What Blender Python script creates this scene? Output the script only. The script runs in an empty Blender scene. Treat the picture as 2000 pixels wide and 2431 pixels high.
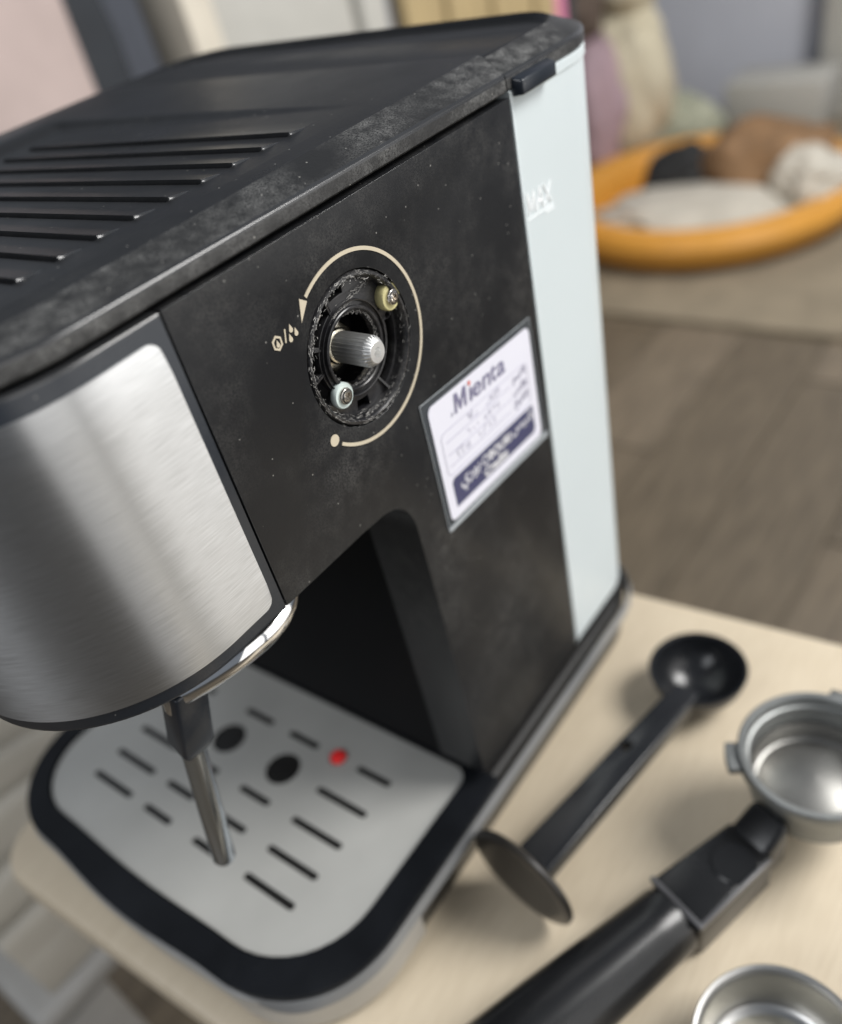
import bpy, bmesh, math, random
from mathutils import Vector, Matrix
from mathutils.geometry import tessellate_polygon
random.seed(7)
PI = math.pi
S = 0.22            # one model unit in metres
ZT = -1.075         # model height of the table top
sc = bpy.context.scene
COL = sc.collection

# ------------------------------------------------------------------ camera
R = ((0.5738547, -0.61749075, 0.53795535), (-0.79443208, -0.26017633, 0.5488041), (-0.19891821, -0.7423028, -0.63985787))
O = Vector((-0.631995, -0.653, 0.417341))
cam = bpy.data.cameras.new('camera')
cob = bpy.data.objects.new('camera', cam); COL.objects.link(cob)
M = Matrix.Identity(4)
for i in range(3):
    M[i][0] = R[i][0]; M[i][1] = -R[i][1]; M[i][2] = -R[i][2]
M.translation = Vector((O.x*S, O.y*S, (O.z-ZT)*S))
cob.matrix_world = M
cam.sensor_fit = 'HORIZONTAL'; cam.sensor_width = 36.0
cam.lens = 36.0*1973.99/2000
cam.shift_x = -13.47/2000; cam.shift_y = 116.7/2000
cam.clip_start = 0.01; cam.clip_end = 60
cam.dof.use_dof = True
cam.dof.focus_distance = 0.92*S
cam.dof.aperture_fstop = 7.2
cam.dof.aperture_blades = 0
sc.camera = cob

# ------------------------------------------------------------------ room light
w = bpy.data.worlds.new('World'); sc.world = w; w.use_nodes = True
bg = w.node_tree.nodes['Background']
bg.inputs[0].default_value = (0.80, 0.88, 1.0, 1); bg.inputs[1].default_value = 0.22
def T(x, y, z): return Vector((x*S, y*S, (z-ZT)*S))
def area(name, loc, target, sx, sy, power, col):
    l = bpy.data.lights.new(name, 'AREA'); l.shape = 'RECTANGLE'; l.size = sx*S; l.size_y = sy*S
    l.energy = power; l.color = col
    o = bpy.data.objects.new(name, l); COL.objects.link(o)
    o.location = T(*loc); d = T(*target)-T(*loc)
    o.rotation_euler = d.to_track_quat('-Z', 'Y').to_euler()
    return o
# unseen daylight panes added at the right, shaped for the steel plate's reflections, soft light from the ceiling
def daylight_pane(name, a0, a1, dist, z0, z1, power):
    t = math.radians((a0+a1)/2); wdt = 2*dist*math.tan(math.radians((a1-a0)/2))
    x = -0.3+dist*math.sin(t); y = -dist*math.cos(t); z = (z0+z1)/2
    return area(name, (x, y, z), (-0.3, 0, z), wdt, z1-z0, power, (1.0, 0.975, 0.94))
daylight_pane('unseen_pane_right', 5.5, 50.0, 7.0, -2.2, 6.5, 13.0)
daylight_pane('unseen_pane_left', -24.0, 2.0, 7.0, -2.2, 6.5, 7.0)
area('ceiling_light', (3.4, -4.3, 5.0), (0.1, -0.1, -0.8), 3.0, 3.0, 30, (1.0, 0.985, 0.96))
area('left_fill_light', (-4.8, 1.3, 3.0), (-0.3, 0.7, -1.0), 3.0, 3.0, 7.5, (0.95, 0.97, 1.0))  # added fill from the left, no window seen there; lifts the shadow side
area('back_fill_light', (7.0, -1.5, 4.2), (12.2, 3.4, -2.2), 2.4, 2.4, 26, (1.0, 0.98, 0.95))  # added fill to brighten the back wall and tub, no lamp seen there
sc.view_settings.view_transform = 'Standard'; sc.view_settings.look = 'None'
sc.view_settings.exposure = 0.0; sc.view_settings.gamma = 1
sc.cycles.use_denoising = True
try: sc.cycles.denoiser = 'OPENIMAGEDENOISE'
except Exception: pass
sc.cycles.max_bounces = 8

# ------------------------------------------------------------------ materials
def lnk(nt, a, b): nt.links.new(a, b)
def mat(name, col, rough=0.5, metal=0.0, noise=0.0, nscale=40, bump=0.0, bscale=400, dust=0.0, dscale=9, dcol=(0.32, 0.31, 0.29),
        specks=0.0, stretch=None, spec=0.5, coat=0.0, rvar=0.0, aniso=0.0, sss=0.0, col2=None, scratches=0.0):
    m = bpy.data.materials.new(name); m.use_nodes = True
    nt = m.node_tree; N = nt.nodes; p = N['Principled BSDF']
    p.inputs['Roughness'].default_value = rough; p.inputs['Metallic'].default_value = metal
    p.inputs['Specular IOR Level'].default_value = spec
    p.inputs['Coat Weight'].default_value = coat
    if aniso: p.inputs['Anisotropic'].default_value = aniso
    if sss:
        p.inputs['Subsurface Weight'].default_value = sss
        p.inputs['Subsurface Radius'].default_value = (0.02, 0.02, 0.02)
    tc = N.new('ShaderNodeTexCoord'); mp = N.new('ShaderNodeMapping'); lnk(nt, tc.outputs['Object'], mp.inputs[0])
    mp.inputs['Scale'].default_value = stretch or (1, 1, 1)
    def noise_n(scale, detail=4, vec=None):
        n = N.new('ShaderNodeTexNoise'); n.inputs['Scale'].default_value = scale/S*0.22; n.inputs['Detail'].default_value = detail
        lnk(nt, vec or mp.outputs[0], n.inputs['Vector']); return n
    def ramp(src, a, b):
        r = N.new('ShaderNodeMapRange'); r.inputs[1].default_value = a; r.inputs[2].default_value = b
        lnk(nt, src, r.inputs[0]); return r.outputs[0]
    def mix(fac, a, b):
        x = N.new('ShaderNodeMix'); x.data_type = 'RGBA'
        if isinstance(fac, float): x.inputs[0].default_value = fac
        else: lnk(nt, fac, x.inputs[0])
        for s, v in ((x.inputs[6], a), (x.inputs[7], b)):
            if isinstance(v, tuple): s.default_value = (*v, 1)
            else: lnk(nt, v, s)
        return x.outputs[2]
    def mul(a, k):
        x = N.new('ShaderNodeMath'); x.operation = 'MULTIPLY'; lnk(nt, a, x.inputs[0])
        if isinstance(k, (int, float)): x.inputs[1].default_value = k
        else: lnk(nt, k, x.inputs[1])
        return x.outputs[0]
    c = col
    if noise or col2:
        n = noise_n(nscale)
        c2 = col2 or tuple(min(1, v*(1+noise)) for v in col)
        c = mix(ramp(n.outputs[0], 0.35, 0.65), tuple(v*(1-noise) for v in col), c2)
    dust_f = None
    if dust:
        n1 = noise_n(dscale*5, 8, tc.outputs['Object']); n2 = noise_n(dscale*36, 6, tc.outputs['Object'])
        n3 = noise_n(2300, 2, tc.outputs['Object'])
        dust_f = mul(mul(mul(ramp(n1.outputs[0], 0.40, 0.74), ramp(n2.outputs[0], 0.28, 0.7)), ramp(n3.outputs[0], 0.36, 0.60)), dust*1.3)
        c = mix(dust_f, c, dcol)
    if specks:
        v = N.new('ShaderNodeTexVoronoi'); v.inputs['Scale'].default_value = 620
        lnk(nt, tc.outputs['Object'], v.inputs['Vector'])
        near = ramp(v.outputs['Distance'], 0.17, 0.10)
        sep = N.new('ShaderNodeSeparateColor'); lnk(nt, v.outputs['Color'], sep.inputs[0])
        pick = ramp(sep.outputs[0], 0.93, 0.935)
        c = mix(mul(mul(near, pick), specks), c, (0.55, 0.54, 0.5))
    if scratches:
        mp2 = N.new('ShaderNodeMapping'); mp2.inputs['Rotation'].default_value = (0.2, 0.9, 0.3); mp2.inputs['Scale'].default_value = (14, 90, 300)
        lnk(nt, tc.outputs['Object'], mp2.inputs[0])
        n = N.new('ShaderNodeTexNoise'); n.inputs['Scale'].default_value = 3; n.inputs['Detail'].default_value = 2; lnk(nt, mp2.outputs[0], n.inputs['Vector'])
        n3 = noise_n(60, 3, tc.outputs['Object'])
        c = mix(mul(mul(ramp(n.outputs[0], 0.66, 0.74), ramp(n3.outputs[0], 0.5, 0.62)), scratches), c, (0.5, 0.5, 0.48))
    if isinstance(c, tuple): p.inputs['Base Color'].default_value = (*c, 1)
    else: lnk(nt, c, p.inputs['Base Color'])
    if rvar or dust_f:
        n = noise_n(nscale*0.6, 5, tc.outputs['Object'])
        mr = N.new('ShaderNodeMapRange'); mr.inputs[1].default_value = 0.3; mr.inputs[2].default_value = 0.7
        mr.inputs[3].default_value = rough-rvar; mr.inputs[4].default_value = rough+rvar
        lnk(nt, n.outputs[0], mr.inputs[0]); out = mr.outputs[0]
        if dust_f:
            ad = N.new('ShaderNodeMath'); ad.operation = 'ADD'; ad.use_clamp = True
            lnk(nt, out, ad.inputs[0]); lnk(nt, mul(dust_f, 0.7), ad.inputs[1]); out = ad.outputs[0]
        lnk(nt, out, p.inputs['Roughness'])
    if bump:
        n = noise_n(bscale, 3); b = N.new('ShaderNodeBump'); b.inputs['Strength'].default_value = bump; b.inputs['Distance'].default_value = 0.0006
        lnk(nt, n.outputs[0], b.inputs['Height']); lnk(nt, b.outputs[0], p.inputs['Normal'])
    return m

def brushed(name, col, rough, uv=True, amt=0.12):
    """stainless sheet brushed along u; fine streaks vary the gloss and the normal across v"""
    m = bpy.data.materials.new(name); m.use_nodes = True
    nt = m.node_tree; N = nt.nodes; p = N['Principled BSDF']
    p.inputs['Metallic'].default_value = 1.0; p.inputs['Anisotropic'].default_value = 0.9; p.inputs['Anisotropic Rotation'].default_value = 0.25
    tc = N.new('ShaderNodeTexCoord'); mp = N.new('ShaderNodeMapping')
    lnk(nt, tc.outputs['UV' if uv else 'Object'], mp.inputs[0])
    mp.inputs['Scale'].default_value = (26, 820, 1) if uv else (90, 1900, 1900)
    n = N.new('ShaderNodeTexNoise'); n.inputs['Scale'].default_value = 1.0; n.inputs['Detail'].default_value = 3; n.inputs['Roughness'].default_value = 0.6
    lnk(nt, mp.outputs[0], n.inputs['Vector'])
    r = N.new('ShaderNodeMapRange'); r.inputs[1].default_value = 0.3; r.inputs[2].default_value = 0.7
    r.inputs[3].default_value = rough-amt*0.12; r.inputs[4].default_value = rough+amt*0.12
    lnk(nt, n.outputs[0], r.inputs[0]); lnk(nt, r.outputs[0], p.inputs['Roughness'])
    cr = N.new('ShaderNodeMapRange'); cr.inputs[1].default_value = 0.3; cr.inputs[2].default_value = 0.72
    cr.inputs[3].default_value = 1-amt*1.6; cr.inputs[4].default_value = 1+amt*0.9
    lnk(nt, n.outputs[0], cr.inputs[0])
    mx = N.new('ShaderNodeVectorMath'); mx.operation = 'SCALE'; mx.inputs[0].default_value = col
    lnk(nt, cr.outputs[0], mx.inputs['Scale']); lnk(nt, mx.outputs[0], p.inputs['Base Color'])
    if uv:
        t = N.new('ShaderNodeTangent'); t.direction_type = 'UV_MAP'; lnk(nt, t.outputs[0], p.inputs['Tangent'])
    return m

BLK = (0.017, 0.0172, 0.018)
MT = dict(
    panel=mat('panel_plastic', (0.0085, 0.0092, 0.0108), 0.36, spec=0.28, bump=0.05, bscale=900, dust=0.15, dscale=6, specks=0.35, rvar=0.05),
    glint_edge=mat('glint_edge_plastic', (0.030, 0.031, 0.033), 0.20, spec=0.6, noise=0.2, rvar=0.05),  # lighter, glossier plastic that paints the highlights along edges and louvre ends
    lid=mat('lid_plastic', (0.0125, 0.013, 0.014), 0.31, spec=0.27, bump=0.05, bscale=800, dust=0.05, dscale=4, specks=0.45, rvar=0.05),
    bevel=mat('dusty_bevel_plastic', (0.016, 0.016, 0.016), 0.38, spec=0.42, bump=0.12, bscale=900, dust=0.40, dscale=7, specks=0.5, dcol=(0.40, 0.40, 0.39), rvar=0.06),
    bezel=mat('bezel_plastic', (0.012, 0.016, 0.023), 0.28, dust=0.06, dscale=6, specks=0.3),
    core=mat('core_plastic', (0.004, 0.004, 0.0048), 0.5, spec=0.06),
    socket=mat('socket_plastic', (0.012, 0.012, 0.014), 0.28, dust=0.25, dscale=14, specks=0.5),
    hole=mat('cavity_black', (0.006, 0.006, 0.008), 0.5),
    tray=mat('tray_plastic', (0.008, 0.009, 0.011), 0.30, spec=0.3, rvar=0.04, noise=0.2),
    base=mat('base_plastic', (0.016, 0.0155, 0.015), 0.30, spec=0.45, noise=0.2, rvar=0.04),
    trim=mat('satin_trim', (0.29, 0.30, 0.31), 0.42, metal=0.35, noise=0.05, rvar=0.04),
    htrim=mat('grey_trim', (0.10, 0.10, 0.105), 0.30, metal=0.3, noise=0.05, rvar=0.04),
    tank=mat('tank_plastic', (0.560, 0.615, 0.630), 0.30, noise=0.015, nscale=12, sss=0.25, rvar=0.04),
    mark=mat('tank_mark_plastic', (0.93, 0.95, 0.96), 0.25, noise=0.01),  # whiter than the tank, painting the edge highlights of the embossed letters
    steel=brushed('brushed_steel', (0.515, 0.525, 0.535), 0.35, amt=0.12),
    band=mat('satin_band', (0.50, 0.495, 0.48), 0.38, metal=0.45, noise=0.05, stretch=(2, 2, 40), rvar=0.05),
    steel_o=brushed('brushed_steel_plain', (0.58, 0.57, 0.555), 0.34, uv=False, amt=0.06),
    grille=mat('grille_steel', (0.50, 0.50, 0.475), 0.42, metal=0.30, noise=0.09, nscale=14, bump=0.05, bscale=500, rvar=0.06),
    chrome=mat('chrome_tube', (0.80, 0.80, 0.80), 0.08, metal=1.0, rvar=0.03, noise=0.03),
    zinc=mat('zinc_shaft', (0.78, 0.78, 0.77), 0.36, metal=0.9, noise=0.12, nscale=90, rvar=0.08),
    nickel=mat('nickel_screw', (0.60, 0.57, 0.53), 0.24, metal=1.0, noise=0.1, nscale=120, rvar=0.06),
    brass=mat('brass_nut', (0.62, 0.58, 0.48), 0.25, metal=1.0, noise=0.12, nscale=60, rvar=0.06),
    nylon_y=mat('yellow_nylon', (0.58, 0.53, 0.27), 0.40, noise=0.15, nscale=60, bump=0.3, bscale=250),
    nylon_w=mat('pale_nylon', (0.58, 0.66, 0.64), 0.38, noise=0.08, nscale=60),
    print_b=mat('beige_print', (0.52, 0.46, 0.35), 0.50, noise=0.05, nscale=80),
    glue=mat('dried_glue', (0.42, 0.41, 0.39), 0.55, noise=0.3, nscale=90),
    paper=mat('label_paper', (0.68, 0.68, 0.755), 0.35, noise=0.01),
    ink=mat('violet_grey_ink', (0.17, 0.16, 0.25), 0.5, noise=0.05),
    ink_l=mat('thin_line_ink', (0.42, 0.41, 0.50), 0.5, noise=0.05),
    navy=mat('navy_ink', (0.050, 0.052, 0.115), 0.42, noise=0.05),
    white_ink=mat('white_print', (0.70, 0.70, 0.72), 0.45, noise=0.05),
    redink=mat('red_ink', (0.62, 0.09, 0.05), 0.5, noise=0.05),
    red=mat('red_float_plastic', (0.80, 0.03, 0.03), 0.30, noise=0.05),
    wood=mat('pale_wood_veneer', (0.585, 0.495, 0.365), 0.45, stretch=(3, 30, 3), col2=(0.63, 0.54, 0.405), nscale=22, rvar=0.05, bump=0.03, bscale=200),
    scoop=mat('scoop_plastic', (0.012, 0.013, 0.015), 0.22, noise=0.15, rvar=0.04),
    tamper=mat('tamper_plastic', (0.020, 0.018, 0.016), 0.33, noise=0.15, rvar=0.04),
    grip=mat('handle_plastic', (0.011, 0.0115, 0.0125), 0.26, spec=0.42, noise=0.15, rvar=0.03),
    alu=mat('cast_aluminium', (0.30, 0.31, 0.305), 0.52, metal=0.95, noise=0.07, nscale=60, rvar=0.06),
    dull=mat('dull_steel', (0.30, 0.295, 0.28), 0.42, metal=0.85, noise=0.08, nscale=50, rvar=0.06),
    sleeve=mat('sleeve_steel', (0.54, 0.59, 0.65), 0.22, metal=1.0, noise=0.05, rvar=0.05),
    inox=mat('basket_steel', (0.50, 0.495, 0.48), 0.33, metal=1.0, noise=0.05, nscale=50, rvar=0.05),
    meshfl=mat('basket_mesh', (0.40, 0.38, 0.32), 0.48, metal=0.55, noise=0.25, nscale=160, bump=0.3, bscale=700),
)
# sticker film: clear plastic sheet
fm = bpy.data.materials.new('clear_film'); fm.use_nodes = True
nt = fm.node_tree; p = nt.nodes['Principled BSDF']
p.inputs['Base Color'].default_value = (0.30, 0.34, 0.38, 1); p.inputs['Roughness'].default_value = 0.16; p.inputs['Specular IOR Level'].default_value = 0.25
no = nt.nodes.new('ShaderNodeTexNoise'); no.inputs['Scale'].default_value = 60
mr = nt.nodes.new('ShaderNodeMapRange'); mr.inputs[3].default_value = 0.05; mr.inputs[4].default_value = 0.10
nt.links.new(no.outputs[0], mr.inputs[0]); nt.links.new(mr.outputs[0], p.inputs['Alpha'])
MT['film'] = fm
fe = mat('film_edge_sheen', (0.36, 0.39, 0.41), 0.3, noise=0.1); MT['film_edge_sheen'] = fe

# ------------------------------------------------------------------ mesh helpers
def spline(P, k=6):
    P = [Vector(q) for q in P]; out = []
    for i in range(len(P)-1):
        a, b, c, d = P[max(i-1, 0)], P[i], P[i+1], P[min(i+2, len(P)-1)]
        for j in range(k):
            t = j/k; out.append(0.5*((2*b)+(c-a)*t+(2*a-5*b+4*c-d)*t*t+(3*b-a-3*c+d)*t**3))
    return out+[P[-1]]
class MB:
    def __init__(s): s.v = []; s.f = []; s.uv = None; s.mi = []
    def add(s, pts): i = len(s.v); s.v += [tuple(q) for q in pts]; return i
    def loft(s, rings, cap0=True, cap1=True, closed=True, mi=0):
        n = len(rings[0]); b = [s.add(r) for r in rings]
        for k in range(len(rings)-1):
            for i in range(n if closed else n-1):
                j = (i+1) % n
                s.f.append((b[k]+i, b[k]+j, b[k+1]+j, b[k+1]+i)); s.mi.append(mi)
        if cap0: s.f.append(tuple(b[0]+i for i in reversed(range(n)))); s.mi.append(mi)
        if cap1: s.f.append(tuple(b[-1]+i for i in range(n))); s.mi.append(mi)
        return s
    def box(s, x0, x1, y0, y1, z0, z1):
        return s.loft([[(x0, y0, z0), (x1, y0, z0), (x1, y1, z0), (x0, y1, z0)], [(x0, y0, z1), (x1, y0, z1), (x1, y1, z1), (x0, y1, z1)]])
    def lathe(s, prof, c, ax=(0, 0, 1), n=48, cap0=False, cap1=False, mi=0):
        """prof: (radius, height along ax)"""
        a = Vector(ax).normalized(); u = a.orthogonal().normalized(); v = a.cross(u); c = Vector(c)
        rings = [[c+a*h+(u*math.cos(2*PI*i/n)+v*math.sin(2*PI*i/n))*max(r, 1e-5) for i in range(n)] for r, h in prof]
        return s.loft(rings, cap0, cap1, mi=mi)
    def tube(s, path, rad, n=14, cap=True):
        P = [Vector(q) for q in path]; rings = []; u = None
        for i, q in enumerate(P):
            t = (P[min(i+1, len(P)-1)]-P[max(i-1, 0)]).normalized()
            u = (t.orthogonal() if u is None else u-t*u.dot(t)).normalized(); v = t.cross(u)
            r = rad[i] if isinstance(rad, (list, tuple)) else rad
            rings.append([q+(u*math.cos(2*PI*k/n)+v*math.sin(2*PI*k/n))*r for k in range(n)])
        return s.loft(rings, cap, cap)
    def plate(s, outer, holes, mp, t0, t1, mi=0):
        """flat sheet with holes: outline in (u, v), mapped by mp(u, v, w), between w = t0 (front) and t1"""
        loops = [outer]+list(holes)
        flat = [q for l in loops for q in l]
        tris = tessellate_polygon([[Vector((q[0], q[1], 0)) for q in l] for l in loops])
        A = s.add([mp(u, v, t0) for u, v in flat]); B = s.add([mp(u, v, t1) for u, v in flat])
        for t in tris:
            s.f.append(tuple(A+i for i in t)); s.f.append(tuple(B+i for i in reversed(t))); s.mi += [mi, mi]
        k = 0
        for l in loops:
            n = len(l)
            for i in range(n):
                j = (i+1) % n
                s.f.append((A+k+i, B+k+i, B+k+j, A+k+j)); s.mi.append(mi)
            k += n
        return s

def build(name, mb, m, parent=None, bevel=0.0, seg=2, angle=35, sharp=None, flat=False, root=None, bmat=-1):
    """link a mesh; its coordinates are taken relative to the root thing"""
    org = Vector((0, 0, 0))
    r = parent
    while r is not None:
        org = org+r.location; r = r.parent
    me = bpy.data.meshes.new(name)
    me.from_pydata([T(*q)-org for q in mb.v], [], mb.f)
    for x in (m if isinstance(m, (list, tuple)) else [m]): me.materials.append(MT[x] if isinstance(x, str) else x)
    if len(mb.mi) == len(me.polygons) and any(mb.mi): me.polygons.foreach_set('material_index', mb.mi)
    bm = bmesh.new(); bm.from_mesh(me)
    bmesh.ops.remove_doubles(bm, verts=bm.verts, dist=2e-7)
    bmesh.ops.recalc_face_normals(bm, faces=bm.faces)
    if bevel:
        ed = [e for e in bm.edges if len(e.link_faces) == 2 and e.calc_face_angle(0) > math.radians(angle)]
        if sharp: ed = [e for e in ed if sharp(e)]
        bmesh.ops.bevel(bm, geom=ed, offset=bevel*S, segments=seg, profile=0.5, affect='EDGES', clamp_overlap=True, material=bmat)
    bm.to_mesh(me); bm.free()
    if not flat:
        me.polygons.foreach_set('use_smooth', [True]*len(me.polygons))
        me.set_sharp_from_angle(angle=math.radians(angle))
    me.update()
    o = bpy.data.objects.new(name, me); COL.objects.link(o)
    if parent is not None: o.parent = parent
    return o
def thing(name, loc, label, cat, group=None):
    o = bpy.data.objects.new(name, None); COL.objects.link(o); o.location = T(*loc)
    o.empty_display_size = 0.02
    o['label'] = label; o['category'] = cat
    if group: o['group'] = group
    return o
def tag(o, label, cat, group=None):
    o['label'] = label; o['category'] = cat
    if group: o['group'] = group
    return o
def lerp(a, b, t): return a+(b-a)*t
def sst(a, b, x):
    t = min(1, max(0, (x-a)/(b-a))); return t*t*(3-2*t)
def circ(c, r, n=48, a0=0.0, wob=0.0): return [(c[0]+(r+random.uniform(-wob, wob))*math.cos(a0+2*PI*i/n), c[1]+(r+random.uniform(-wob, wob))*math.sin(a0+2*PI*i/n)) for i in range(n)]
def rrect(u0, u1, v0, v1, r, n=6):
    out = []
    for cx, cy, a in ((u1-r, v1-r, 0), (u0+r, v1-r, 90), (u0+r, v0+r, 180), (u1-r, v0+r, 270)):
        for i in range(n+1):
            t = math.radians(a+90*i/n); out.append((cx+r*math.cos(t), cy+r*math.sin(t)))
    return out
def arcband(c, r0, r1, a0, a1, n=24):
    A = [math.radians(lerp(a0, a1, i/n)) for i in range(n+1)]
    return [(c[0]+r1*math.cos(t), c[1]+r1*math.sin(t)) for t in A]+[(c[0]+r0*math.cos(t), c[1]+r0*math.sin(t)) for t in reversed(A)]

# ------------------------------------------------------------------ espresso machine: plan outline
W = 0.93; XF = -0.515; XR = 0.68; RF = 0.205; RR = 0.145; BOW = 0.016
def front_path(xc, n=20, nf=26):
    """outline from (xc, 0) round the front to (xc, W): list of (point, outward normal)"""
    P = [((lerp(xc, XF+RF, i/4.0), 0.0), (0, -1)) for i in range(4)]
    for i in range(n+1):
        t = math.radians(270-90*i/n); P.append(((XF+RF+RF*math.cos(t), RF+RF*math.sin(t)), (math.cos(t), math.sin(t))))
    for i in range(1, nf):
        y = lerp(RF, W-RF, i/nf); q = 2*i/nf-1
        P.append(((XF-BOW*(1-q*q)**2, y), Vector((-1, 4*BOW*q*(1-q*q)/((W-2*RF)/2)*-1*-1, 0)).normalized()[:2]))
    for i in range(n+1):
        t = math.radians(180-90*i/n); P.append(((XF+RF+RF*math.cos(t), W-RF+RF*math.sin(t)), (math.cos(t), math.sin(t))))
    P += [((lerp(XF+RF, xc, (i+1)/4.0), W), (0, 1)) for i in range(4)]
    return P
def rear_path(xc, n=14):
    P = [((xc, W), (0, 1))]
    for i in range(n+1):
        t = math.radians(90-90*i/n); P.append(((XR-RR+RR*math.cos(t), W-RR+RR*math.sin(t)), (math.cos(t), math.sin(t))))
    for i in range(n+1):
        t = math.radians(-90*i/n); P.append(((XR-RR+RR*math.cos(t), RR+RR*math.sin(t)), (math.cos(t), math.sin(t))))
    P.append(((xc, 0.0), (0, -1)))
    return P
def ring(path, d, z):
    return [(p[0]-n[0]*d, p[1]-n[1]*d, z(p[0]-n[0]*d) if callable(z) else z) for p, n in path]
def full_ring(d, z): return ring(front_path(0.35)+rear_path(0.37), d, z)

em = thing('espresso_machine', (0.08, 0.465, ZT), 'black and steel espresso machine with a bare valve shaft where its side knob is missing', 'coffee machine')
XS = -0.232      # seam between front bezel and side panel
XT = 0.366       # seam between side panel and water tank
XC = 0.010       # front of the rear column

def SIDE(u, v, w_): return (u, w_, v)            # near side wall, w_ = depth into the machine
# ---- side panels with the arch over the drip tray
def side_outline():
    P = [(XS, 0.156), (XS, -0.2145)]
    P += [(-0.085, -0.2165)]
    for i in range(15):                            # rounded inner corner of the arch
        t = math.radians(90-90*i/14)
        P.append((-0.062+0.070*math.cos(t)**0.8, -0.29+0.0715*math.sin(t)**0.9))
    P += [(XC, -0.42), (XC+0.002, -0.875), (XT-0.001, -0.875), (XT-0.001, 0.156)]
    return P
KC = (-0.004, -0.003)
mb = MB().plate(side_outline(), [circ(KC, 0.0905, 72)], SIDE, 0.0, 0.10)
build('side_panel', mb, ['panel', 'glint_edge'], em, bevel=0.0048, seg=4, bmat=1, sharp=lambda e: abs((e.verts[0].co.y+e.verts[1].co.y)/2+0.465*S) < 1e-4)
mb = MB().plate(side_outline(), [], SIDE, W, W-0.05)
build('side_panel', mb, 'panel', em, bevel=0.0035)
# inner core: head block and column
mb = MB()
mb.box(XS+0.002, XT+0.02, 0.1005, W-0.0505, -0.213, 0.15)
mb.box(XC+0.012, XT+0.02, 0.0995, W-0.0495, -0.90, -0.2135)
mb.loft([[(XC+0.006, 0.1, -0.29), (XC+0.06, 0.1, -0.29), (XC+0.06, W-0.05, -0.29), (XC+0.006, W-0.05, -0.29)], [(-0.07, 0.1, -0.2135), (XC+0.06, 0.1, -0.2135), (XC+0.06, W-0.05, -0.2135), (-0.07, W-0.05, -0.2135)]])
build('body_core', mb, 'core', em)
# ---- front bezel, wraps round the head
fp = front_path(XS-0.003)
mb = MB(); mb.loft([ring(fp, 0.006, -0.2205), ring(fp, 0.001, -0.216), ring(fp, 0.0, -0.212), ring(fp, 0.0, 0.1525)], True, False)
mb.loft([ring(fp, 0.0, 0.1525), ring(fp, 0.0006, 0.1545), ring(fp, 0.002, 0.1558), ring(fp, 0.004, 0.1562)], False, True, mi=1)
build('front_bezel', mb, ['bezel', 'glint_edge'], em)
# ---- brushed steel plate set on the bezel
path = front_path(XS, n=40, nf=60)
cum = [0.0]
for i in range(1, len(path)): cum.append(cum[-1]+(Vector(path[i][0])-Vector(path[i-1][0])).length)
Ltot = cum[-1]
def at_s(s_):
    for i in range(1, len(cum)):
        if cum[i] >= s_:
            t = (s_-cum[i-1])/(cum[i]-cum[i-1])
            q = Vector(path[i-1][0]).lerp(Vector(path[i][0]), t); nn = Vector(path[i-1][1]).lerp(Vector(path[i][1]), t).normalized()
            return q, nn
    return Vector(path[-1][0]), Vector(path[-1][1])
s0 = 0.0165; s1 = Ltot-0.0165; rc = 0.0135
ss = [s0+rc*(1-math.cos(PI/2*i/8)) for i in range(9)]
ss += [lerp(s0+rc, s1-rc, i/150) for i in range(1, 150)]
ss += [s1-rc*(1-math.cos(PI/2*i/8)) for i in range(8, -1, -1)]
def zlim(s_, g=0.0):
    lo, hi = -0.196, 0.137-0.012*sst(0.0, 0.5, min(s_-s0, s1-s_))
    e = min(s_-s0, s1-s_)
    k = rc-math.sqrt(max(0, rc*rc-(rc-min(e, rc))**2))
    return lo+k, hi-k
mb = MB(); uvs = {}
nz = 14
idx = []
for s_ in ss:
    q, nn = at_s(s_); lo, hi = zlim(s_); row = []
    for j in range(nz+1):
        z = lerp(lo, hi, j/nz); edge = (j in (0, nz)) or s_ in (ss[0], ss[-1])
        d = 0.0025 if edge else 0.0045
        row.append(mb.add([(q.x+nn.x*d, q.y+nn.y*d, z)])); uvs[row[-1]] = (s_, z)
    idx.append(row)
for i in range(len(ss)-1):
    for j in range(nz): mb.f.append((idx[i][j], idx[i+1][j], idx[i+1][j+1], idx[i][j+1])); mb.mi.append(0)
loop = [idx[i][0] for i in range(len(ss))]+[idx[-1][j] for j in range(1, nz)]+[idx[i][nz] for i in reversed(range(len(ss)))]+[idx[0][j] for j in range(nz-1, 0, -1)]
sl = {}
for k in loop:
    q, nn = at_s(uvs[k][0]); sl[k] = mb.add([(q.x-nn.x*0.0015, q.y-nn.y*0.0015, uvs[k][1])]); uvs[sl[k]] = uvs[k]
for a, b in zip(loop, loop[1:]+loop[:1]): mb.f.append((a, b, sl[b], sl[a])); mb.mi.append(0)
def build_uv(name, mb, m, parent, uvs):
    me = bpy.data.meshes.new(name); org = parent.location
    me.from_pydata([T(*q)-org for q in mb.v], [], mb.f); me.materials.append(MT[m])
    ul = me.uv_layers.new(name='UVMap')
    for l in me.loops: ul.data[l.index].uv = uvs[l.vertex_index]
    me.polygons.foreach_set('use_smooth', [True]*len(me.polygons)); me.set_sharp_from_angle(angle=math.radians(50)); me.update()
    o = bpy.data.objects.new(name, me); COL.objects.link(o); o.parent = parent; return o
build_uv('steel_plate', mb, 'steel', em, uvs)

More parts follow.
